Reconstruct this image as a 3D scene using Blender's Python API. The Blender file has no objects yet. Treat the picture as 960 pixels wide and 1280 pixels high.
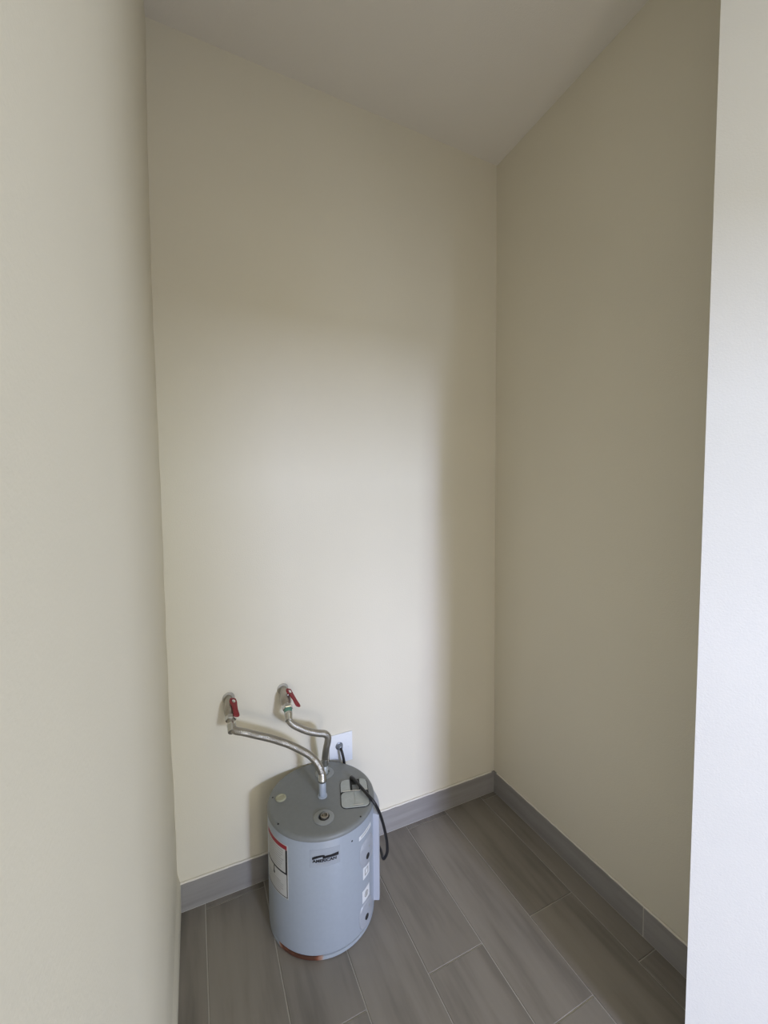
import bpy, bmesh, math, random
from mathutils import Vector, Matrix
random.seed(7)
SC = bpy.context.scene
C = SC.collection
PI = math.pi

# ---------------------------------------------------------------- camera
F_PX, YAW, PITCH, ROLL, EYE = 512.84, 25.0033, 2.1739, 0.3242, 1.445
cd = bpy.data.cameras.new('camera'); cam = bpy.data.objects.new('camera', cd); C.objects.link(cam)
cd.sensor_fit = 'VERTICAL'; cd.sensor_height = 24.0; cd.lens = 24.0 * F_PX / 1280.0
cd.clip_start = 0.01
cam.location = (0, 0, EYE)
_y, _p, _r = math.radians(YAW), math.radians(PITCH), math.radians(ROLL)
fw = Vector((math.sin(_y) * math.cos(_p), math.cos(_y) * math.cos(_p), -math.sin(_p)))
rt0 = Vector((math.cos(_y), -math.sin(_y), 0)); up0 = rt0.cross(fw)
rt = rt0 * math.cos(_r) - up0 * math.sin(_r); up = up0 * math.cos(_r) + rt0 * math.sin(_r)
M = Matrix((rt, up, -fw)).transposed()
cam.rotation_euler = M.to_euler()
SC.camera = cam

# ---------------------------------------------------------------- light and exposure
SC.view_settings.view_transform = 'Standard'; SC.view_settings.look = 'None'
SC.view_settings.gamma = 1.0; SC.view_settings.use_curve_mapping = False
SC.view_settings.exposure = 0.06
W = bpy.data.worlds.new('world'); SC.world = W; W.use_nodes = True
bg = W.node_tree.nodes['Background']; bg.inputs[0].default_value = (0.74, 0.86, 1.0, 1); bg.inputs[1].default_value = 0.6

def area(name, loc, aim, sx, sy, power, col):
    l = bpy.data.lights.new(name, 'AREA'); l.shape = 'RECTANGLE'; l.size = sx; l.size_y = sy
    l.energy = power; l.color = col
    o = bpy.data.objects.new(name, l); C.objects.link(o); o.location = loc
    o.rotation_euler = (Vector(aim) - Vector(loc)).to_track_quat('-Z', 'Y').to_euler()
    return o
REAR = -2.2        # rear wall of the outer room, behind the camera
SIDE = 2.9         # side wall of the outer room
# unseen daylight from beyond the rear windows, set as distant area lamps
area('skylight_far', (1.75, -7.2, 2.4), (.87, 1.5, 1.4), .5, .8, 200 * 1.0, (0.83, .95, 1.46))
area('skylight_far', (2.25, -7.2, 2.4), (1.1, 1.5, 1.4), .5, .8, 200 * .55, (0.85, 1.0, 1.15))
area('skylight_far', (1.25, -7.2, 3.3), (.62, 1.5, 1.4), .5, .8, 200 * .6, (0.90, .97, 1.40))
area('skylight_far', (1.25, -7.2, 1.5), (.62, 1.5, 1.4), .5, .8, 200 * .16, (0.85, 1.0, 1.40))
# low fill lamps, added in the side opening and the narrow rear opening
area('side_fill', (SIDE - .03, -.8, .55), (0, -.8, .5), .8, .9, 6 * 5.4, (.88, .99, 1.24))
area('rear_fill', (.25, REAR + .03, .42), (.25, 0, .35), .45, .6, 6 * 1.7, (1.1, 1.0, .9))
# unseen overhead fill lamp, added to brighten the walls with warm light
area('overhead_fill', (1.3, -1.0, 2.90), (1.3, -1.0, 0), 1.2, 1.2, 6 * 1.7, (1.12, 1.0, .62))

# ---------------------------------------------------------------- materials
def new_mat(name):
    m = bpy.data.materials.new(name); m.use_nodes = True
    nt = m.node_tree; b = nt.nodes['Principled BSDF']; return m, nt, b
def simple(name, col, rough=.5, metal=0.0, noise=0.0, bump=0.0, scale=60.0):
    m, nt, b = new_mat(name)
    b.inputs['Base Color'].default_value = (*col, 1); b.inputs['Roughness'].default_value = rough
    b.inputs['Metallic'].default_value = metal
    tc = nt.nodes.new('ShaderNodeTexCoord')
    n = nt.nodes.new('ShaderNodeTexNoise'); n.inputs['Scale'].default_value = scale; n.inputs['Detail'].default_value = 3
    nt.links.new(tc.outputs['Object'], n.inputs['Vector'])
    if noise:
        mr = nt.nodes.new('ShaderNodeMapRange'); mr.inputs['To Min'].default_value = 1 - noise; mr.inputs['To Max'].default_value = 1 + noise
        nt.links.new(n.outputs['Fac'], mr.inputs['Value'])
        mx = nt.nodes.new('ShaderNodeVectorMath'); mx.operation = 'SCALE'; mx.inputs[0].default_value = col
        nt.links.new(mr.outputs[0], mx.inputs['Scale']); nt.links.new(mx.outputs[0], b.inputs['Base Color'])
    if bump:
        bp = nt.nodes.new('ShaderNodeBump'); bp.inputs['Strength'].default_value = bump; bp.inputs['Distance'].default_value = 0.002
        nt.links.new(n.outputs['Fac'], bp.inputs['Height']); nt.links.new(bp.outputs[0], b.inputs['Normal'])
    return m
def plaster(name, col, bump=.35):
    """rolled wall paint: faint orange peel plus slow unevenness of the render beneath"""
    m, nt, b = new_mat(name); b.inputs['Roughness'].default_value = .62
    b.inputs['Specular IOR Level'].default_value = .3
    tc = nt.nodes.new('ShaderNodeTexCoord')
    n1 = nt.nodes.new('ShaderNodeTexNoise'); n1.inputs['Scale'].default_value = 230; n1.inputs['Detail'].default_value = 2
    n2 = nt.nodes.new('ShaderNodeTexNoise'); n2.inputs['Scale'].default_value = 2.2; n2.inputs['Detail'].default_value = 2
    for n in (n1, n2): nt.links.new(tc.outputs['Object'], n.inputs['Vector'])
    b1 = nt.nodes.new('ShaderNodeBump'); b1.inputs['Strength'].default_value = bump; b1.inputs['Distance'].default_value = .0012
    b2 = nt.nodes.new('ShaderNodeBump'); b2.inputs['Strength'].default_value = .25; b2.inputs['Distance'].default_value = .012
    nt.links.new(n1.outputs['Fac'], b1.inputs['Height']); nt.links.new(n2.outputs['Fac'], b2.inputs['Height'])
    nt.links.new(b2.outputs[0], b1.inputs['Normal']); nt.links.new(b1.outputs[0], b.inputs['Normal'])
    mr = nt.nodes.new('ShaderNodeMapRange'); mr.inputs['To Min'].default_value = .96; mr.inputs['To Max'].default_value = 1.03
    nt.links.new(n2.outputs['Fac'], mr.inputs['Value'])
    mx = nt.nodes.new('ShaderNodeVectorMath'); mx.operation = 'SCALE'; mx.inputs[0].default_value = col
    nt.links.new(mr.outputs[0], mx.inputs['Scale']); nt.links.new(mx.outputs[0], b.inputs['Base Color'])
    return m
def tile_mat(name, base, dark, axis_scale, rough=.42):
    """grey-brown wood-look porcelain: streaks run along the length, each tile shifted by its own random value"""
    m, nt, b = new_mat(name); b.inputs['Roughness'].default_value = rough
    tc = nt.nodes.new('ShaderNodeTexCoord'); oi = nt.nodes.new('ShaderNodeObjectInfo')
    mp = nt.nodes.new('ShaderNodeMapping'); mp.inputs['Scale'].default_value = axis_scale
    off = nt.nodes.new('ShaderNodeVectorMath'); off.operation = 'SCALE'; off.inputs[0].default_value = (17, 31, 7)
    nt.links.new(oi.outputs['Random'], off.inputs['Scale'])
    ad = nt.nodes.new('ShaderNodeVectorMath'); ad.operation = 'ADD'
    nt.links.new(tc.outputs['Object'], mp.inputs['Vector']); nt.links.new(mp.outputs[0], ad.inputs[0]); nt.links.new(off.outputs[0], ad.inputs[1])
    n = nt.nodes.new('ShaderNodeTexNoise'); n.inputs['Scale'].default_value = 1; n.inputs['Detail'].default_value = 4; n.inputs['Roughness'].default_value = .55
    nt.links.new(ad.outputs[0], n.inputs['Vector'])
    cr = nt.nodes.new('ShaderNodeValToRGB'); e = cr.color_ramp.elements
    e[0].position = .30; e[0].color = (*dark, 1); e[1].position = .52; e[1].color = (*base, 1)
    x = e.new(.75); x.color = (*[min(1, c * 1.14) for c in base], 1)
    nt.links.new(n.outputs['Fac'], cr.inputs['Fac'])
    mr = nt.nodes.new('ShaderNodeMapRange'); mr.inputs['To Min'].default_value = .93; mr.inputs['To Max'].default_value = 1.07
    nt.links.new(oi.outputs['Random'], mr.inputs['Value'])
    mx = nt.nodes.new('ShaderNodeVectorMath'); mx.operation = 'SCALE'
    nt.links.new(cr.outputs['Color'], mx.inputs[0]); nt.links.new(mr.outputs[0], mx.inputs['Scale']); nt.links.new(mx.outputs[0], b.inputs['Base Color'])
    bp = nt.nodes.new('ShaderNodeBump'); bp.inputs['Strength'].default_value = .2; bp.inputs['Distance'].default_value = .001
    nt.links.new(n.outputs['Fac'], bp.inputs['Height']); nt.links.new(bp.outputs[0], b.inputs['Normal'])
    return m
def rust_mat():
    """painted steel base ring, rusted through on its left front and grimy at the foot"""
    m, nt, b = new_mat('rusted_base_paint'); b.inputs['Roughness'].default_value = .5
    tc = nt.nodes.new('ShaderNodeTexCoord')
    n = nt.nodes.new('ShaderNodeTexNoise'); n.inputs['Scale'].default_value = 26; n.inputs['Detail'].default_value = 5
    nt.links.new(tc.outputs['Object'], n.inputs['Vector'])
    ds = nt.nodes.new('ShaderNodeVectorMath'); ds.operation = 'DISTANCE'; ds.inputs[1].default_value = (-.118, -.138, .002)
    nt.links.new(tc.outputs['Object'], ds.inputs[0])
    mr = nt.nodes.new('ShaderNodeMapRange'); mr.inputs['From Min'].default_value = .035; mr.inputs['From Max'].default_value = .115
    mr.inputs['To Min'].default_value = .62; mr.inputs['To Max'].default_value = -.45
    nt.links.new(ds.outputs['Value'], mr.inputs['Value'])
    ad = nt.nodes.new('ShaderNodeMath'); ad.operation = 'ADD'; nt.links.new(n.outputs['Fac'], ad.inputs[0]); nt.links.new(mr.outputs[0], ad.inputs[1])
    cr = nt.nodes.new('ShaderNodeValToRGB'); e = cr.color_ramp.elements
    e[0].position = .46; e[0].color = (.36, .40, .45, 1); e[1].position = .58; e[1].color = (.42, .27, .20, 1)
    for p, c in ((.78, (.22, .07, .035, 1)), (1.0, (.09, .035, .02, 1))): x = e.new(p); x.color = c
    nt.links.new(ad.outputs[0], cr.inputs['Fac']); nt.links.new(cr.outputs['Color'], b.inputs['Base Color'])
    return m
CREAM = plaster('cream_wall_paint', (.728, .68, .558))
WHITE = plaster('white_wall_paint', (.725, .72, .70))
CEIL = plaster('ceiling_paint', (.79, .755, .70), .5)
GROUT = simple('floor_grout', (.50, .475, .43), .9, 0, .08, .3, 300)
TILE = tile_mat('floor_tile_glaze', (.245, .222, .192), (.165, .148, .128), (15, 1.8, 4))
BTILE = tile_mat('skirting_tile_glaze_back', (.30, .285, .27), (.24, .225, .21), (2.0, 8, 22), .4)
BTILER = tile_mat('skirting_tile_glaze_side', (.30, .285, .27), (.24, .225, .21), (8, 2.0, 22), .4)
CAULK = simple('joint_filler', (.74, .70, .62), .8, 0, .05, .4, 150)
PAINT = simple('grey_enamel', (.335, .375, .43), .30, .0, .04, .12, 90)
LID_SHADE = simple('grey_enamel_shaded', (.20, .212, .21), .42, .0, .07, .15, 70)  # jacket grey darkened, so the lid's shade sits in its colour
PANELP = simple('pale_panel_paint', (.46, .485, .55), .4, 0, .03, .05)
RUST = rust_mat()
GALV = simple('galvanised_steel', (.42, .45, .44), .42, .35, .16, .2, 40)
STEEL = simple('stainless_braid', (.37, .35, .31), .30, .9, .12, .5, 420)
CHROME = simple('bright_steel', (.66, .66, .65), .22, 1.0, .05, .05)
BRASS = simple('nickel_plated_brass', (.42, .39, .34), .35, .85, .12, .2, 200)
RED = simple('red_lever_paint', (.22, .016, .022), .42, 0, .12, .2, 120)
BLACK = simple('black_cable', (.012, .012, .014), .42, 0, .1, .1)
DARK = simple('dark_part_and_hole_shade', (.02, .02, .02), .7, 0, .1)  # near-black for small dark parts and for painted shade inside holes
STICK = simple('white_sticker', (.74, .76, .78), .45, 0, .03)
LABELW = simple('label_paper', (.52, .52, .50), .5, 0, .05)
INK = simple('black_ink', (.010, .010, .014), .5, 0, .05)
GREYINK = simple('grey_ink', (.36, .36, .35), .55, 0, .05)
REDINK = simple('red_ink', (.30, .018, .03), .5, 0, .05)
IVORY = simple('ivory_plastic', (.38, .37, .26), .5, 0, .05)
PLATE = simple('white_plastic', (.77, .79, .82), .4, 0, .02)
NYLON = simple('grey_nylon', (.20, .22, .25), .35, .3, .1)
COLLAR = simple('plaster_collar', (.46, .43, .36), .85, 0, .15, .4, 120)
TEAL = simple('green_thread_tape', (.12, .27, .20), .6, 0, .1)
FRAMEM = simple('window_frame_paint', (.75, .75, .74), .4, 0, .02)

# ---------------------------------------------------------------- helpers
def obj(name, bm, m, parent=None, smooth=False, kind=None, loc=None):
    me = bpy.data.meshes.new(name); bmesh.ops.recalc_face_normals(bm, faces=bm.faces); bm.to_mesh(me); bm.free()
    me.materials.append(m)
    if smooth:
        for p in me.polygons: p.use_smooth = True
    o = bpy.data.objects.new(name, me); C.objects.link(o)
    if smooth: me.set_sharp_from_angle(angle=math.radians(42))
    if parent: o.parent = parent
    if kind: o['kind'] = kind
    if loc: o.location = loc
    return o
def thing(name, label, cat, loc, rz=0.0, group=None):
    o = bpy.data.objects.new(name, None); C.objects.link(o); o.location = loc; o.rotation_euler = (0, 0, rz)
    o.empty_display_size = .05
    o['label'] = label; o['category'] = cat
    if group: o['group'] = group
    return o
def box(bm, a, b, bev=0.0, seg=2):
    r = bmesh.ops.create_cube(bm, size=1); vs = r['verts']
    for v in vs: v.co = Vector([a[i] + (v.co[i] + .5) * (b[i] - a[i]) for i in range(3)])
    if bev:
        es = {e for v in vs for e in v.link_edges}
        bmesh.ops.bevel(bm, geom=list(es), offset=bev, segments=seg, affect='EDGES', profile=.6)
    return bm
def B(): return bmesh.new()
def lathe(bm, prof, n=48, axis=Vector((0, 0, 1)), org=Vector((0, 0, 0)), cap0=True, cap1=True):
    q = Vector((0, 0, 1)).rotation_difference(Vector(axis).normalized()); org = Vector(org)
    rings = []
    for (r, z) in prof:
        rings.append([bm.verts.new(org + q @ Vector((r * math.cos(2 * PI * k / n), r * math.sin(2 * PI * k / n), z))) for k in range(n)])
    for a, b in zip(rings, rings[1:]):
        for k in range(n): bm.faces.new((a[k], a[(k + 1) % n], b[(k + 1) % n], b[k]))
    if cap0 and prof[0][0] > 1e-6: bm.faces.new(rings[0][::-1])
    if cap1 and prof[-1][0] > 1e-6: bm.faces.new(rings[-1])
    return bm
def spline(P, n):
    P = [Vector(p) for p in P]; out = []
    Q = [2 * P[0] - P[1]] + P + [2 * P[-1] - P[-2]]
    for i in range(1, len(Q) - 2):
        p0, p1, p2, p3 = Q[i - 1], Q[i], Q[i + 1], Q[i + 2]
        for k in range(n):
            t = k / n
            out.append(.5 * ((2 * p1) + (p2 - p0) * t + (2 * p0 - 5 * p1 + 4 * p2 - p3) * t * t + (3 * p1 - p0 - 3 * p2 + p3) * t ** 3))
    out.append(P[-1]); return out
def tube(bm, pts, r, n=16, rib=0.0):
    pts = [Vector(p) for p in pts]; rings = []
    t0 = (pts[1] - pts[0]).normalized(); nrm = t0.orthogonal().normalized()
    for i, p in enumerate(pts):
        t = (pts[min(i + 1, len(pts) - 1)] - pts[max(i - 1, 0)]).normalized()
        nrm = (nrm - t * nrm.dot(t)).normalized(); bi = t.cross(nrm)
        rr = r * (1 + (rib if i % 2 else -rib))
        rings.append([bm.verts.new(p + (nrm * math.cos(2 * PI * k / n) + bi * math.sin(2 * PI * k / n)) * rr) for k in range(n)])
    for a, b in zip(rings, rings[1:]):
        for k in range(n): bm.faces.new((a[k], a[(k + 1) % n], b[(k + 1) % n], b[k]))
    bm.faces.new(rings[0][::-1]); bm.faces.new(rings[-1]); return bm
def prism(bm, poly, z0, z1):
    a = [bm.verts.new((x, y, z0)) for x, y in poly]; b = [bm.verts.new((x, y, z1)) for x, y in poly]; n = len(poly)
    for k in range(n): bm.faces.new((a[k], a[(k + 1) % n], b[(k + 1) % n], b[k]))
    bm.faces.new(a[::-1]); bm.faces.new(b); return bm

# ---------------------------------------------------------------- the setting
BACK, RIGHT, CEILZ, LEFT = 1.5562, 1.3146, 2.977, -.0665
FRONT = .55                      # corner of the stub wall
# floor: grout bed and plank tiles, each tile a part
bm = B(); box(bm, (-.30, REAR - .2, -.12), (SIDE + .2, BACK + .2, -.0025))
floor = obj('floor', bm, GROUT, None, kind='structure')
floor['label'] = 'grey-brown wood-look plank tiles laid in a staggered pattern with pale grout'
X0, STEP, LEN, J = .0113, .202, .751, .0017
tile_cache = {}
def tile_mesh(w, l):
    key = (round(w, 4), round(l, 4))
    if key not in tile_cache:
        b_ = B(); h = .010; e = .0009
        lo = [(0, 0), (w, 0), (w, l), (0, l)]; hi = [(e, e), (w - e, e), (w - e, l - e), (e, l - e)]
        a0 = [b_.verts.new((x, y, -h)) for x, y in lo]; a1 = [b_.verts.new((x, y, -e)) for x, y in lo]; a2 = [b_.verts.new((x, y, 0)) for x, y in hi]
        for p, q in ((a0, a1), (a1, a2)):
            for k in range(4): b_.faces.new((p[k], p[(k + 1) % 4], q[(k + 1) % 4], q[k]))
        b_.faces.new(a2); b_.faces.new(a0[::-1])
        me = bpy.data.meshes.new('tile'); b_.to_mesh(me); b_.free(); me.materials.append(TILE); tile_cache[key] = me
    return tile_cache[key]
for k in range(-1, 15):
    xa = X0 + STEP * k; xb = xa + STEP
    phase = .7735 if k % 2 == 0 else 1.0215
    for j in range(-6, 3):
        ya = phase + LEN * (j - 1); yb = ya + LEN
        x0, x1, y0, y1 = max(xa, -.075), min(xb, SIDE), max(ya, REAR), min(yb, BACK - .002)
        if x0 > RIGHT and y1 > FRONT: y1 = FRONT
        if y1 <= FRONT + .0001 or x0 < RIGHT: pass
        if x0 < RIGHT < x1 and y1 > FRONT: x1 = RIGHT - .001
        if x1 - x0 < .01 or y1 - y0 < .01: continue
        w, l = x1 - x0 - 2 * J, y1 - y0 - 2 * J
        o = bpy.data.objects.new('tile', tile_mesh(w, l)); C.objects.link(o); o.parent = floor
        o.location = (x0 + J, y0 + J, random.uniform(-.0002, .0002))
# walls
bm = B(); box(bm, (-.30, BACK, -.1), (SIDE + .2, BACK + .15, CEILZ + .1))
obj('wall_back', bm, CREAM, kind='structure')['label'] = 'cream painted back wall with two water stubs low down'
bm = B(); box(bm, (RIGHT, FRONT - .15, -.1), (RIGHT + .14, BACK + .05, CEILZ + .1))
obj('wall_right', bm, CREAM, kind='structure')['label'] = 'cream painted right wall of the alcove'
# the left wall leans outwards a little and has an uneven filled foot
prof = [(-.1, -.0655), (.10, -.0665), (.135, -.0745), (.20, -.0765), (.42, -.0795), (.69, -.0870), (1.05, -.0915), (1.40, -.0945), (2.08, -.1055), (2.53, -.1075), (3.05, -.1035)]
zs = []
for (za, xa), (zb, xb) in zip(prof, prof[1:]):
    for t in range(8): zs.append((za + (zb - za) * t / 8, xa + (xb - xa) * t / 8))
zs.append(prof[-1])
ys = [REAR + (BACK + .05 - REAR) * t / 60 for t in range(61)]
bm = B(); grid = []
for z, x in zs: grid.append([bm.verts.new((x + .0008 * math.sin(z * 31 + y * 4), y, z)) for y in ys])
for a, b_ in zip(grid, grid[1:]):
    for k in range(60): bm.faces.new((a[k], a[k + 1], b_[k + 1], b_[k]))
bk = [[bm.verts.new((-.30, y, z)) for y in (ys[0], ys[-1])] for z in (zs[0][0], zs[-1][0])]
bm.faces.new((bk[0][0], bk[0][1], bk[1][1], bk[1][0]))
bm.faces.new([bk[0][0]] + [bk[0][1]] + list(grid[0][::-1])); bm.faces.new([bk[1][0]] + [bk[1][1]] + list(grid[-1][::-1]))
bm.faces.new([bk[0][0], bk[1][0]] + [g[0] for g in grid[::-1]]); bm.faces.new([bk[0][1], bk[1][1]] + [g[-1] for g in grid[::-1]])
obj('wall_left', bm, CREAM, smooth=True, kind='structure')['label'] = 'pale cream left wall running close past the camera'
# stub wall beside the opening: sharp corner, splayed face
bm = B()
za, zb = -.05, CEILZ + .05
def stub_corner(z): return 1.047 + (z / 2.98) * .058
lo = [(stub_corner(za), FRONT), (1.50, .10), (SIDE + .1, .10), (SIDE + .1, FRONT)]
hi = [(stub_corner(zb), FRONT), (1.56, .10), (SIDE + .1, .10), (SIDE + .1, FRONT)]
a = [bm.verts.new((x, y, za)) for x, y in lo]; b_ = [bm.verts.new((x, y, zb)) for x, y in hi]
for k in range(4): bm.faces.new((a[k], a[(k + 1) % 4], b_[(k + 1) % 4], b_[k]))
bm.faces.new(a[::-1]); bm.faces.new(b_)
obj('wall_front', bm, WHITE, kind='structure')['label'] = 'white painted wall end beside the alcove opening'
bm = B(); box(bm, (-.30, REAR - .2, CEILZ), (SIDE + .2, BACK + .15, CEILZ + .12))
obj('ceiling', bm, CEIL, kind='structure')['label'] = 'matt off-white ceiling of the alcove'
# outer room behind the camera, its side and narrow rear windows added for fill light
def wall_with_holes(name, along, c0, c1, p0, p1, holes):
    """holes: (u0, u1, z0, z1) sorted along the wall"""
    bm = B()
    def bx(u0, u1, v0, v1):
        if along == 'x': box(bm, (u0, c0, v0), (u1, c1, v1))
        else: box(bm, (c0, u0, v0), (c1, u1, v1))
    u = p0
    for h0, h1, z0, z1 in holes:
        bx(u, h0, -.1, CEILZ + .1); bx(h0, h1, -.1, z0); bx(h0, h1, z1, CEILZ + .1); u = h1
    bx(u, p1, -.1, CEILZ + .1)
    return obj(name, bm, WHITE, kind='structure')
def window_frame(name, along, c, u0, u1, z0, z1, t=.045):
    bm = B()
    for a0, a1, b0, b1 in ((u0, u0 + t, z0, z1), (u1 - t, u1, z0, z1), (u0, u1, z0, z0 + t), (u0, u1, z1 - t, z1)):
        if along == 'x': box(bm, (a0, c - .025, b0), (a1, c + .025, b1), .003)
        else: box(bm, (c - .025, a0, b0), (c + .025, a1, b1), .003)
    obj(name, bm, FRAMEM, kind='structure')
REAR_HOLES = ((0.0, .52, .08, 1.7), (.78, 1.95, .25, 2.12))  # the first, narrow opening is added for the rear fill lamp
SIDE_HOLES = ((-1.35, -.25, .08, 2.1),)  # opening added for the side fill lamp
wall_with_holes('wall_rear', 'x', REAR - .15, REAR, -.30, SIDE + .15, REAR_HOLES)
wall_with_holes('wall_side', 'y', SIDE, SIDE + .15, REAR - .15, .55, SIDE_HOLES)
for n_, (u0, u1, z0, z1) in zip(('added_window_1', 'window_2'), REAR_HOLES): window_frame(n_, 'x', REAR - .075, u0, u1, z0, z1)
window_frame('added_window_3', 'y', SIDE + .075, *SIDE_HOLES[0])

bm = B(); box(bm, (.66, -1.64, 2.905), (1.94, -.36, CEILZ + .02), .004)
obj('fill_lamp_housing', bm, FRAMEM, kind='structure')          # made-up housing above the added overhead fill lamp

# skirting tiles with a bead of filler on top
BH, BT = .0983, .010
root = obj('baseboard_back', box(B(), (LEFT, BACK - BT + .0006, 0), (RIGHT, BACK + .01, BH - .001)), GROUT, kind='structure')
root['label'] = 'grey tile skirting along the back wall'
for x0, x1 in ((LEFT, -.197 + .751), (.5555, RIGHT - BT)):
    obj('tile', box(B(), (x0 + .001, BACK - BT, .0015), (x1 - .001, BACK - .001, BH), .0008, 1), BTILE, root)
bm = B(); tube(bm, [(x * .02 + LEFT, BACK - .0035 + .0006 * math.sin(x * 1.7), BH + .001 + .0006 * math.sin(x * 2.3)) for x in range(0, 69)], .0042, 8)
obj('filler_bead', bm, CAULK, root, smooth=True)
root = obj('baseboard_right', box(B(), (RIGHT - BT + .0006, FRONT, 0), (RIGHT + .01, BACK, BH - .001)), GROUT, kind='structure')
root['label'] = 'grey tile skirting along the right wall'
for y0, y1 in ((FRONT + .002, .8115), (.8145, BACK - .001)):
    obj('tile', box(B(), (RIGHT - BT, y0, .0015), (RIGHT - .001, y1, BH), .0008, 1), BTILER, root)
bm = B(); tube(bm, [(RIGHT - .0035 + .0006 * math.sin(y * 1.9), FRONT + y * .02, BH + .001 + .0006 * math.sin(y * 2.9)) for y in range(0, 50)], .0042, 8)
obj('filler_bead', bm, CAULK, root, smooth=True)

# ---------------------------------------------------------------- water heater
HX, HY, HR, HH = .389, 1.366, .183, .400
wh = thing('water_heater', 'squat grey cylindrical electric water heater standing on the floor against the back wall', 'water heater', (HX, HY, 0))
bm = B(); lathe(bm, [(HR - .010, .0210), (HR - .0015, .0210), (HR, .0225), (HR, HH - .016), (HR - .002, HH - .013)], 96)
obj('jacket', bm, PAINT, wh, smooth=True)
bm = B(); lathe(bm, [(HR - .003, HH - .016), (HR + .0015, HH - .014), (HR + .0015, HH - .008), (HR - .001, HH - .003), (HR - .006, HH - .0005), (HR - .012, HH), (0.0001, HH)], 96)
obj('lid', bm, LID_SHADE, wh, smooth=True)['label'] = 'flat grey lid with a rolled rim, its shade painted into a darker grey'
bm = B(); lathe(bm, [(HR - .018, 0), (HR - .006, .001), (HR - .0015, .005), (HR - .0005, .0165), (HR - .003, .0178), (HR - .010, .0178)], 96)
bp_ = obj('base_pan', bm, RUST, wh, smooth=True); bp_['label'] = 'grey base ring with brown rust on its left front'
bm = B(); a = math.radians(-90.4); lathe(bm, [(.0045, 0), (.004, .002), (.0015, .003)], 16, Vector((math.cos(a), math.sin(a), 0)), Vector(((HR - .004) * math.cos(a), (HR - .004) * math.sin(a), .0115)))
obj('screw', bm, GALV, wh, smooth=True)

def cylpt(th, z, r): a = math.radians(th); return Vector((r * math.cos(a), r * math.sin(a), z))
def patch(bm, th0, th1, z0, z1, r, nt=12, slope=0.0):
    """thin curved sheet on the jacket; slope lifts its right end"""
    g = []
    for j in (0, 1):
        g.append([bm.verts.new(cylpt(th0 + (th1 - th0) * k / nt, (z0, z1)[j] + slope * k / nt, r)) for k in range(nt + 1)])
    for k in range(nt): bm.faces.new((g[0][k], g[0][k + 1], g[1][k + 1], g[1][k]))
    rim = g[0] + g[1][::-1]; low = [bm.verts.new(v.co * ((HR - .0005) / r) if False else Vector((v.co.x * (HR - .0003) / r, v.co.y * (HR - .0003) / r, v.co.z))) for v in rim]
    m = len(rim)
    for k in range(m): bm.faces.new((rim[k], rim[(k + 1) % m], low[(k + 1) % m], low[k]))
    return bm
# warning label on the left
lab = obj('warning_label', patch(B(), -179, -141.2, .183, .357, HR + .0006), LABELW, wh, smooth=False)
lab['label'] = 'white warning label with a red header and black rules'
r2 = HR + .0010
obj('red_header', patch(B(), -178.5, -142.6, .342, .355, r2), REDINK, lab)
bm = B()
patch(bm, -144.3, -142.2, .266, .341, r2, 2)
patch(bm, -178.5, -142.2, .2615, .2665, r2)
patch(bm, -142.9, -142.2, .188, .2615, r2, 2)
patch(bm, -178.5, -142.2, .1865, .1885, r2)
patch(bm, -163.2, -162.0, .243, .262, r2, 2); patch(bm, -163.8, -161.2, .236, .243, r2, 2)
obj('black_rules', bm, INK, lab)
bm = B()
for z in [.333 - .0075 * k for k in range(9)]: patch(bm, -177, -146.5 - 5 * random.random(), z, z + .0022, r2, 8)
for z in [.228 - .007 * k for k in range(6)]: patch(bm, -177, -145.5 - 7 * random.random(), z, z + .002, r2, 8)
obj('small_print', bm, GREYINK, lab, kind='stuff')

def curved_text(name, s, size, th_c, z_c, r, m, parent, stretch=1.0, rise=0.0, bold=.0):
    cu = bpy.data.curves.new('lettering', 'FONT'); cu.body = s; cu.size = size; cu.align_x = 'CENTER'; cu.align_y = 'CENTER'; cu.offset = bold
    cu.resolution_u = 3
    tmp = bpy.data.objects.new('lettering', cu); C.objects.link(tmp)
    dg = bpy.context.evaluated_depsgraph_get(); dg.update()
    me0 = tmp.evaluated_get(dg).to_mesh()
    bm = B(); bm.from_mesh(me0); tmp.evaluated_get(dg).to_mesh_clear()
    bpy.data.objects.remove(tmp); bpy.data.curves.remove(cu)
    for v in bm.verts:
        x = v.co.x * stretch; th = math.radians(th_c) + x / r
        v.co = Vector((r * math.cos(th), r * math.sin(th), z_c + v.co.y + rise * x))
    return obj(name, bm, m, parent)
# maker's badge: flag-like swoosh above the lettering on a clear film
bd = obj('maker_badge', patch(B(), -118.2, -88.4, .306, .362, HR + .0005), simple('badge_film', (.36, .395, .445), .22), wh)
bd['label'] = 'clear badge with a black swoosh above the maker name'
bm = B(); rr = HR + .0012
def band(cols):
    up_, lo_ = [], []
    for th, zt, zb_ in cols: up_.append(bm.verts.new(cylpt(th, zt, rr))); lo_.append(bm.verts.new(cylpt(th, zb_, rr)))
    for k in range(len(cols) - 1): bm.faces.new((lo_[k], lo_[k + 1], up_[k + 1], up_[k]))
band([(-115.6, .3375, .3305), (-113.5, .3410, .3325), (-109.6, .3430, .3360), (-106.5, .3440, .3375), (-104.4, .3435, .3385), (-103.4, .3415, .3385)])
band([(-105.6, .3375, .3325), (-104.2, .3395, .3315), (-101.0, .3405, .3325), (-97.3, .3405, .3325), (-93.5, .3420, .3325), (-90.0, .3430, .3325)])
obj('swoosh', bm, INK, bd)
curved_text('lettering', 'AMERICAN', .0125, -103.6, .3258, rr, INK, bd, 1.20, 0, .0005)
curved_text('lettering', 'WATER HEATERS', .0052, -106, .3165, rr, GREYINK, bd, 1.15, 0)
curved_text('lettering', '®', .006, -90.8, .3165, rr, GREYINK, bd)

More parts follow.
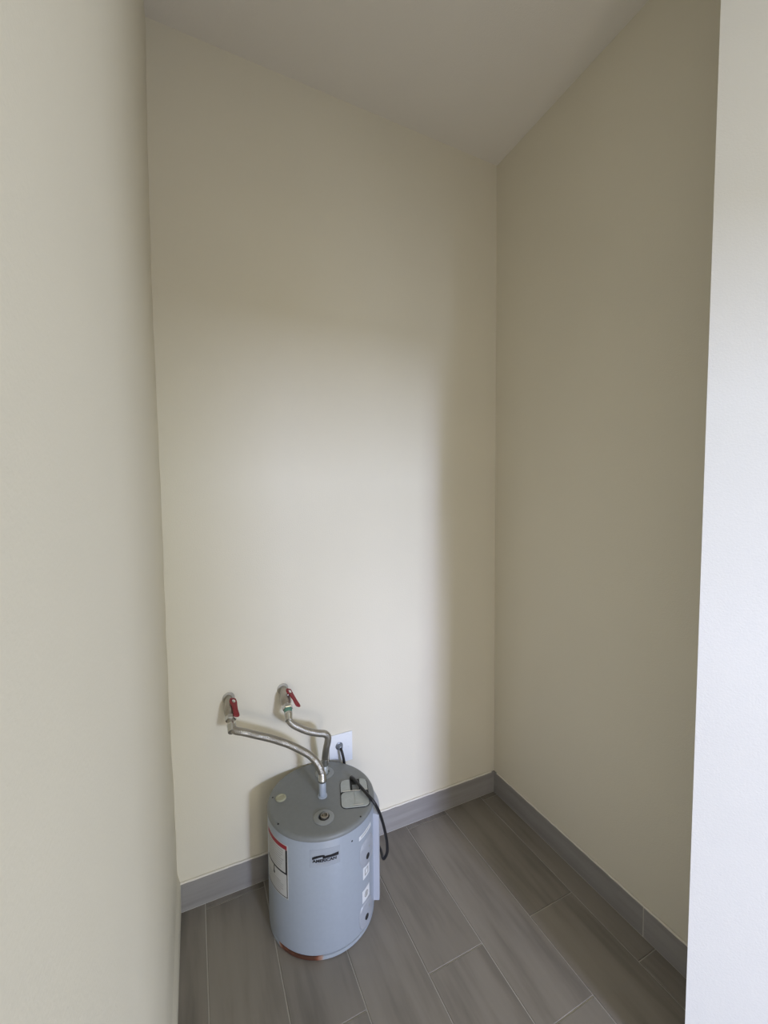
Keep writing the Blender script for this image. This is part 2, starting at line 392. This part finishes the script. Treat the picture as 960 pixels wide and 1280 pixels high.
COVERP = simple('cover_paint', (.37, .395, .44), .35, 0, .04)
# two heating element covers on the right front, each with a hole and a dimple
def element_cover(th, z, w, h, hole, dimple, label):
    bm = B(); n = 40; rings = []
    for f, d in ((1.0, .0003), (.93, .0035), (.6, .0045), (0.0, .0048)):
        if f == 0: c = bm.verts.new(cylpt(th, z, HR + d)); continue
        rings.append([bm.verts.new(cylpt(th + math.copysign(abs(math.cos(2 * PI * k / n)) ** .75, math.cos(2 * PI * k / n)) * w * f, z + math.copysign(abs(math.sin(2 * PI * k / n)) ** .75, math.sin(2 * PI * k / n)) * h * f, HR + d)) for k in range(n)])
    for a, b_ in zip(rings, rings[1:]):
        for k in range(n): bm.faces.new((a[k], a[(k + 1) % n], b_[(k + 1) % n], b_[k]))
    for k in range(n): bm.faces.new((rings[-1][k], rings[-1][(k + 1) % n], c))
    o = obj('element_cover', bm, COVERP, wh, smooth=True); o['label'] = label
    p = cylpt(hole[0], hole[1], HR + .0042); ax = Vector((p.x, p.y, 0))
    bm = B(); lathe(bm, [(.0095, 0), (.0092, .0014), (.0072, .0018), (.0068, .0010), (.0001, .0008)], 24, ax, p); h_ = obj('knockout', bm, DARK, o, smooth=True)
    p = cylpt(dimple[0], dimple[1], HR + .004); ax = Vector((p.x, p.y, 0))
    bm = B(); lathe(bm, [(.0042, 0), (.0036, .0018), (.0001, .002)], 14, ax, p); obj('cover_screw', bm, GALV, o, smooth=True)
    return o
element_cover(-52, .272, 13.5, .046, (-53.5, .258), (-50.5, .284), 'upper grey element cover with a dark hole')
element_cover(-55, .066, 12, .043, (-56, .057), (-51.4, .083), 'lower grey element cover with a dark hole')
s = obj('sticker', patch(B(), -66, -44, .333, .346, HR + .0008, 10, .004), STICK, wh)
obj('small_print', patch(patch(B(), -63, -47, .3415, .343, HR + .0012, 8, .003), -63, -50, .338, .3392, HR + .0012, 8, .003), GREYINK, s, kind='stuff')
s = obj('sticker', patch(B(), -60.3, -48.5, .189, .229, HR + .0008, 6), STICK, wh)
bm = B(); patch(bm, -57.5, -51, .197, .2, HR + .0012, 4); patch(bm, -57.5, -56.3, .197, .218, HR + .0012, 2); patch(bm, -52.2, -51, .197, .218, HR + .0012, 2); patch(bm, -57.5, -51, .215, .218, HR + .0012, 4)
obj('square_symbol', bm, GREYINK, s)
s = obj('sticker', patch(B(), -61.5, -48.7, .112, .152, HR + .0008, 6), STICK, wh)
bm = B(); p = cylpt(-55, .132, HR + .0008); lathe(bm, [(.0105, 0), (.0105, .0005), (.0075, .0005), (.0075, 0)], 28, Vector((p.x, p.y, 0)), p, False, False)
patch(bm, -56.2, -53.8, .124, .140, HR + .0014, 2)
obj('round_symbol', bm, GREYINK, s)

# side access panel: a shallow tray cover standing proud on the right flank
bm = B(); n = 14; th0, th1 = -33, 6; R1 = HR + .020
out, inn = [], []
for z, rr_ in ((.040, HR - .001), (.043, R1), (.347, R1), (.352, HR - .001)):
    out.append([bm.verts.new(cylpt(th0 + (th1 - th0) * k / n, z, rr_)) for k in range(n + 1)])
for a, b_ in zip(out, out[1:]):
    for k in range(n): bm.faces.new((a[k], a[k + 1], b_[k + 1], b_[k]))
for e_ in (0, n): bm.faces.new([row[e_] for row in out])
bmesh.ops.bevel(bm, geom=[e for e in bm.edges if e.is_boundary is False and e.calc_face_angle(0) > .8], offset=.002, segments=2, affect='EDGES')
pn = obj('side_panel', bm, PANELP, wh, smooth=True); pn['label'] = 'pale raised panel running down the right side'
for z in (.050, .340):
    p = cylpt(-10, z, R1 - .0005)
    obj('panel_screw', lathe(B(), [(.004, 0), (.0035, .0015), (.0001, .0017)], 12, Vector((p.x, p.y, 0)), p), GALV, pn, smooth=True)

RINGP = simple('port_ring_paint', (.27, .285, .28), .32, .15, .08)
# fittings on the lid (coordinates relative to the heater axis)
def rel(x, y, z): return Vector((x - HX, y - HY, z))
cap = B(); lathe(cap, [(.018, 0), (.0185, .003), (.016, .0055), (.010, .0058), (.009, .0045), (.0001, .0045)], 32, org=rel(.256, 1.409, HH - .0003))
obj('plug_cap', cap, IVORY, wh, smooth=True)['label'] = 'ivory plastic plug'
# spare port: dished escutcheon, throat shade as a black disc, threaded pipe
pp = rel(.366, 1.262, HH - .0003)
bm = B(); lathe(bm, [(.033, 0), (.0335, .002), (.029, .0045), (.0185, .0050), (.0175, .0015)], 48, org=pp, cap1=False)
esc = obj('port_ring', bm, RINGP, wh, smooth=True)
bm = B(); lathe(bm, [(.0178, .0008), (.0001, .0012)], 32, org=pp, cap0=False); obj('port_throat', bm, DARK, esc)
bm = B(); lathe(bm, [(.0125, .001), (.0125, .009), (.010, .010), (.0095, .002), (.0001, .002)], 32, org=pp + Vector((.002, -.001, 0)))
obj('pipe_socket', bm, BRASS, esc, smooth=True)
# front nipple with its nut
pf = rel(.390, 1.358, HH - .0003)
bm = B(); lathe(bm, [(.0165, 0), (.0165, .003), (.0135, .0045), (.0125, .0055), (.0125, .050), (.011, .052)], 32, org=pf)
obj('pipe_nipple', bm, PAINT, wh, smooth=True)['label'] = 'short grey front pipe nipple'
# rear nipple inside a ring
pr = rel(.431, 1.468, HH - .0003)
bm = B(); lathe(bm, [(.034, 0), (.0345, .0025), (.030, .0045), (.018, .0045), (.017, .001), (.0001, .001)], 48, org=pr)
obj('port_ring', bm, RINGP, wh, smooth=True)
bm = B(); lathe(bm, [(.0135, .001), (.0125, .0055), (.0125, .036), (.011, .038)], 32, org=pr)
obj('pipe_nipple', bm, GALV, wh, smooth=True)
# wiring cover: metal plate set in the lid, lower half flat, upper half with an open slot
a = -math.radians(17)
jc = thing('tmp', 'x', 'x', (0, 0, 0)); bpy.data.objects.remove(jc)
def rrect(w, h, r, n=5):
    P = []
    for cx_, cy_, a0 in ((w / 2 - r, h / 2 - r, 0), (-w / 2 + r, h / 2 - r, 90), (-w / 2 + r, -h / 2 + r, 180), (w / 2 - r, -h / 2 + r, 270)):
        for k in range(n + 1): t_ = math.radians(a0 + 90 * k / n); P.append((cx_ + r * math.cos(t_), cy_ + r * math.sin(t_)))
    return P
jorg = rel(.4955, 1.3225, HH)
def place(bm):
    q = Matrix.Rotation(a, 4, 'Z'); bmesh.ops.transform(bm, matrix=Matrix.Translation(jorg) @ q, verts=bm.verts); return bm
bm = B(); prism(bm, rrect(.100, .140, .022), -.0005, .0009); recess_shade = obj('wiring_recess_shade', place(bm), DARK, wh)  # black sheet lying on the lid, painted as the shade of a recess
recess_shade['label'] = 'rounded black sheet painted as the shaded recess around the wiring cover'
bm = B(); prism(bm, rrect(.095, .074, .018), .0005, .0030); bmesh.ops.translate(bm, verts=bm.verts, vec=(0, -.031, 0))
bmesh.ops.bevel(bm, geom=[e for e in bm.edges if e.calc_face_angle(0) > 1.2], offset=.0008, segments=1, affect='EDGES')
lp = obj('cover_plate', place(bm), GALV, recess_shade)
lp['label'] = 'dull metal lower half of the wiring cover'
bm = B(); box(bm, (-.044, .005, .0030), (.047, .008, .0062), .0008, 1); obj('folded_edge', place(bm), CHROME, recess_shade)
bm = B(); box(bm, (-.0015, -.060, .0026), (.0015, .002, .0040), .0006, 1); obj('pressed_crease', place(bm), GALV, recess_shade)
bm = B(); prism(bm, [(-.0475, .008), (-.014, .008), (-.014, .067), (-.031, .067), (-.043, .061), (-.0475, .048)], .0005, .0036)
obj('cover_flap', place(bm), GALV, recess_shade)
bm = B(); prism(bm, [(.022, .008), (.0475, .008), (.0475, .048), (.043, .061), (.031, .067), (.022, .067)], .0005, .0036)
obj('cover_flap', place(bm), GALV, recess_shade)
bm = B(); prism(bm, [(-.006, .006), (.018, .006), (.018, .040), (-.006, .040)], .0008, .0022); obj('terminal_plate', place(bm), LID_SHADE, recess_shade)
bm = B(); box(bm, (-.010, -.061, .0028), (.026, -.0585, .0045), .0006, 1); obj('front_lip', place(bm), CHROME, recess_shade)
for (x, y) in ((.231, 1.425), (.224, 1.300), (.476, 1.215)):
    bm = B(); v = rel(x, y, HH - .0006); 
    if math.hypot(v.x, v.y) > HR - .008: v.x *= (HR - .008) / math.hypot(v.x, v.y); v.y *= 1
    lathe(bm, [(.0032, 0), (.0028, .0012), (.0001, .0014)], 12, org=v); obj('lid_screw', bm, DARK, wh)
bm = B(); p = cylpt(-75, .352, HR - .0003); lathe(bm, [(.003, 0), (.0025, .001), (.0001, .0012)], 12, Vector((p.x, p.y, 0)), p); obj('lid_screw', bm, DARK, wh)

# ---------------------------------------------------------------- valves on the back wall
def valve(x, z, label, turn, tape, skew):
    t_ = thing('ball_valve', label, 'valve', (x, BACK, z), 0, 'ball valves on the back wall')
    out = Vector((0, -1, 0)); tilt = math.radians(31)
    ax = Vector((0, -math.cos(tilt), -math.sin(tilt))); o_ = Vector((0, -.026, 0))
    upv = Vector((0, -math.sin(tilt), math.cos(tilt)))
    bm = B(); lathe(bm, [(.0215, -.001), (.020, .002), (.0125, .003)], 28, out); obj('wall_collar', bm, COLLAR, t_, smooth=True)
    bm = B(); lathe(bm, [(.0120, 0), (.0120, .022), (.0125, .030)], 24, out); obj('pipe_stub', bm, BRASS, t_, smooth=True)
    bm = B(); lathe(bm, [(.0120, -.006), (.0160, .000), (.0160, .012), (.0178, .016), (.0200, .026), (.0205, .036), (.0195, .046), (.0165, .054), (.0165, .058)], 20, ax, o_); obj('valve_body', bm, BRASS, t_, smooth=True)
    bm = B(); lathe(bm, [(.0180, .058), (.0190, .060), (.0190, .072), (.0180, .074)], 6, ax, o_); obj('hex_end', bm, CHROME, t_)
    if tape:
        bm = B(); lathe(bm, [(.0140, .074), (.0145, .076), (.0140, .086)], 20, ax, o_); obj('thread_tape', bm, TEAL, t_, smooth=True)['label'] = 'green thread sealing tape'
    bm = B(); lathe(bm, [(.0120, .074), (.0120, .090)], 20, ax, o_); obj('threaded_tail', bm, BRASS, t_, smooth=True)
    # lever: hub, arm and rounded tip
    right = ax.cross(upv).normalized()
    if right.x < 0: right = -right
    sa = (upv * math.cos(turn) + right * math.sin(turn)).normalized()
    hub = o_ + ax * .022
    bm = B(); lathe(bm, [(.0090, .012), (.0090, .0235), (.0062, .026), (.0062, .031), (.0001, .032)], 20, sa, hub); obj('valve_stem', bm, CHROME, t_, smooth=True)
    side = sa.cross(ax).normalized()
    if side.x < 0: side = -side
    def P_(l, s_, h): return hub + ax * l + side * (s_ + skew * max(l, 0)) + sa * h
    sec = [(-.016, .006, .0235, .028), (-.012, .0105, .023, .029), (-.004, .0130, .023, .0295), (.006, .0130, .0235, .0300), (.016, .0100, .0265, .0325), (.034, .0090, .0275, .0330), (.048, .0105, .0275, .0335), (.056, .0100, .0270, .0330), (.060, .005, .0275, .032)]
    bm = B(); rg = [[bm.verts.new(P_(l, -w, h0)), bm.verts.new(P_(l, w, h0)), bm.verts.new(P_(l, w, h1)), bm.verts.new(P_(l, -w, h1))] for l, w, h0, h1 in sec]
    for a_, b2 in zip(rg, rg[1:]):
        for k in range(4): bm.faces.new((a_[k], a_[(k + 1) % 4], b2[(k + 1) % 4], b2[k]))
    bm.faces.new(rg[0][::-1]); bm.faces.new(rg[-1])
    bmesh.ops.bevel(bm, geom=bm.edges[:], offset=.0016, segments=1, affect='EDGES')
    obj('lever', bm, RED, t_, smooth=True)['label'] = 'red lever'
    return t_
valve(.103, .722, 'left ball valve with a red lever lying along its body, nearest the left wall', math.radians(24), False, .10)
valve(.296, .716, 'right ball valve with a red lever swung aside and green thread tape', math.radians(30), True, .42)

# ---------------------------------------------------------------- braided hoses
def hose(name, label, path, n=10):
    t_ = thing(name, label, 'hose', tuple(path[0]), 0, 'braided hoses feeding the heater')
    o0 = Vector(path[0]); pts = [p - o0 for p in spline(path, n)]
    pts2 = []
    for a_, b2 in zip(pts, pts[1:]):
        k = max(1, int((b2 - a_).length / .0022))
        for i in range(k): pts2.append(a_.lerp(b2, i / k))
    pts2.append(pts[-1])
    bm = B(); tube(bm, pts2, .0122, 18, .022); obj('braided_sleeve', bm, STEEL, t_, smooth=False)
    for s_, e_ in ((0, 1), (-1, -2)):
        p0 = pts[0] if s_ == 0 else pts[-1]
        p1 = pts2[6] if s_ == 0 else pts2[-7]
        d = (p1 - p0).normalized()
        bm = B(); lathe(bm, [(.0132, -.002), (.0150, 0), (.0150, .007), (.0140, .009), (.0135, .026), (.0128, .028)], 24, d, p0); obj('ferrule', bm, CHROME, t_, smooth=True)
    return t_
hose('flexible_hose', 'lower longer braided steel hose sweeping from the left valve to the front nipple', [
    (.1035, 1.4540, .6765), (.1045, 1.442, .670), (.116, 1.429, .664), (.140, 1.42, .658), (.180, 1.418, .6385), (.218, 1.418, .6195), (.258, 1.411, .600), (.295, 1.400, .581), (.348, 1.385, .545), (.377, 1.370, .512), (.389, 1.360, .480), (.390, 1.358, .4535)])
hose('flexible_hose', 'upper shorter braided steel hose bending sharply from the right valve to the rear nipple', [
    (.2955, 1.4540, .6705), (.2945, 1.442, .662), (.297, 1.430, .650), (.315, 1.423, .634), (.355, 1.420, .608), (.395, 1.420, .590), (.418, 1.422, .581), (.4315, 1.425, .566), (.4330, 1.430, .545), (.4290, 1.438, .513), (.4300, 1.455, .476), (.431, 1.466, .4385)])

# ---------------------------------------------------------------- outlet cover and power cable
op = thing('outlet_plate', 'blank white square cable outlet plate on the back wall above the heater', 'outlet plate', (.525, BACK, .425))
bm = B(); box(bm, (-.049, -.006, -.06), (.049, .0, .06), .0025, 2); obj('plate', bm, PLATE, op, smooth=True)
bm = B(); lathe(bm, [(.0155, .005), (.0155, .008), (.0115, .010), (.0115, .018), (.0085, .024), (.0055, .026)], 20, Vector((0, -1, 0)), Vector((-.008, 0, .012))); obj('cable_gland', bm, NYLON, op, smooth=True)
bm = B(); lathe(bm, [(.003, .0055), (.0028, .0072), (.0001, .0074)], 12, Vector((0, -1, 0)), Vector((.034, 0, .0))); obj('plate_screw', bm, PLATE, op)
cb = thing('power_cable', 'black power cable looping from the wiring cover over the right side of the heater', 'cable', (.517, 1.533, .437))
path = [(.517, 1.532, .437), (.519, 1.518, .425), (.524, 1.513, .395), (.531, 1.517, .35), (.545, 1.522, .28), (.565, 1.515, .21), (.592, 1.47, .155), (.606, 1.41, .132), (.611, 1.355, .122),
        (.600, 1.308, .132), (.606, 1.290, .165), (.606, 1.288, .200), (.596, 1.278, .245), (.581, 1.268, .300), (.566, 1.262, .345), (.550, 1.255, .382), (.538, 1.262, .403), (.527, 1.287, .4125), (.520, 1.319, .4155), (.515, 1.352, .4155), (.512, 1.380, .413), (.511, 1.391, .4065)]
o0 = Vector(path[0]); bm = B(); tube(bm, [p - o0 for p in spline(path, 8)], .0052, 12); obj('cable_sheath', bm, BLACK, cb, smooth=True)
bm = B(); lathe(bm, [(.0075, 0), (.0075, .006), (.0055, .010)], 16, org=Vector((.511, 1.391, .4015)) - o0); obj('strain_relief', bm, DARK, cb, smooth=True)
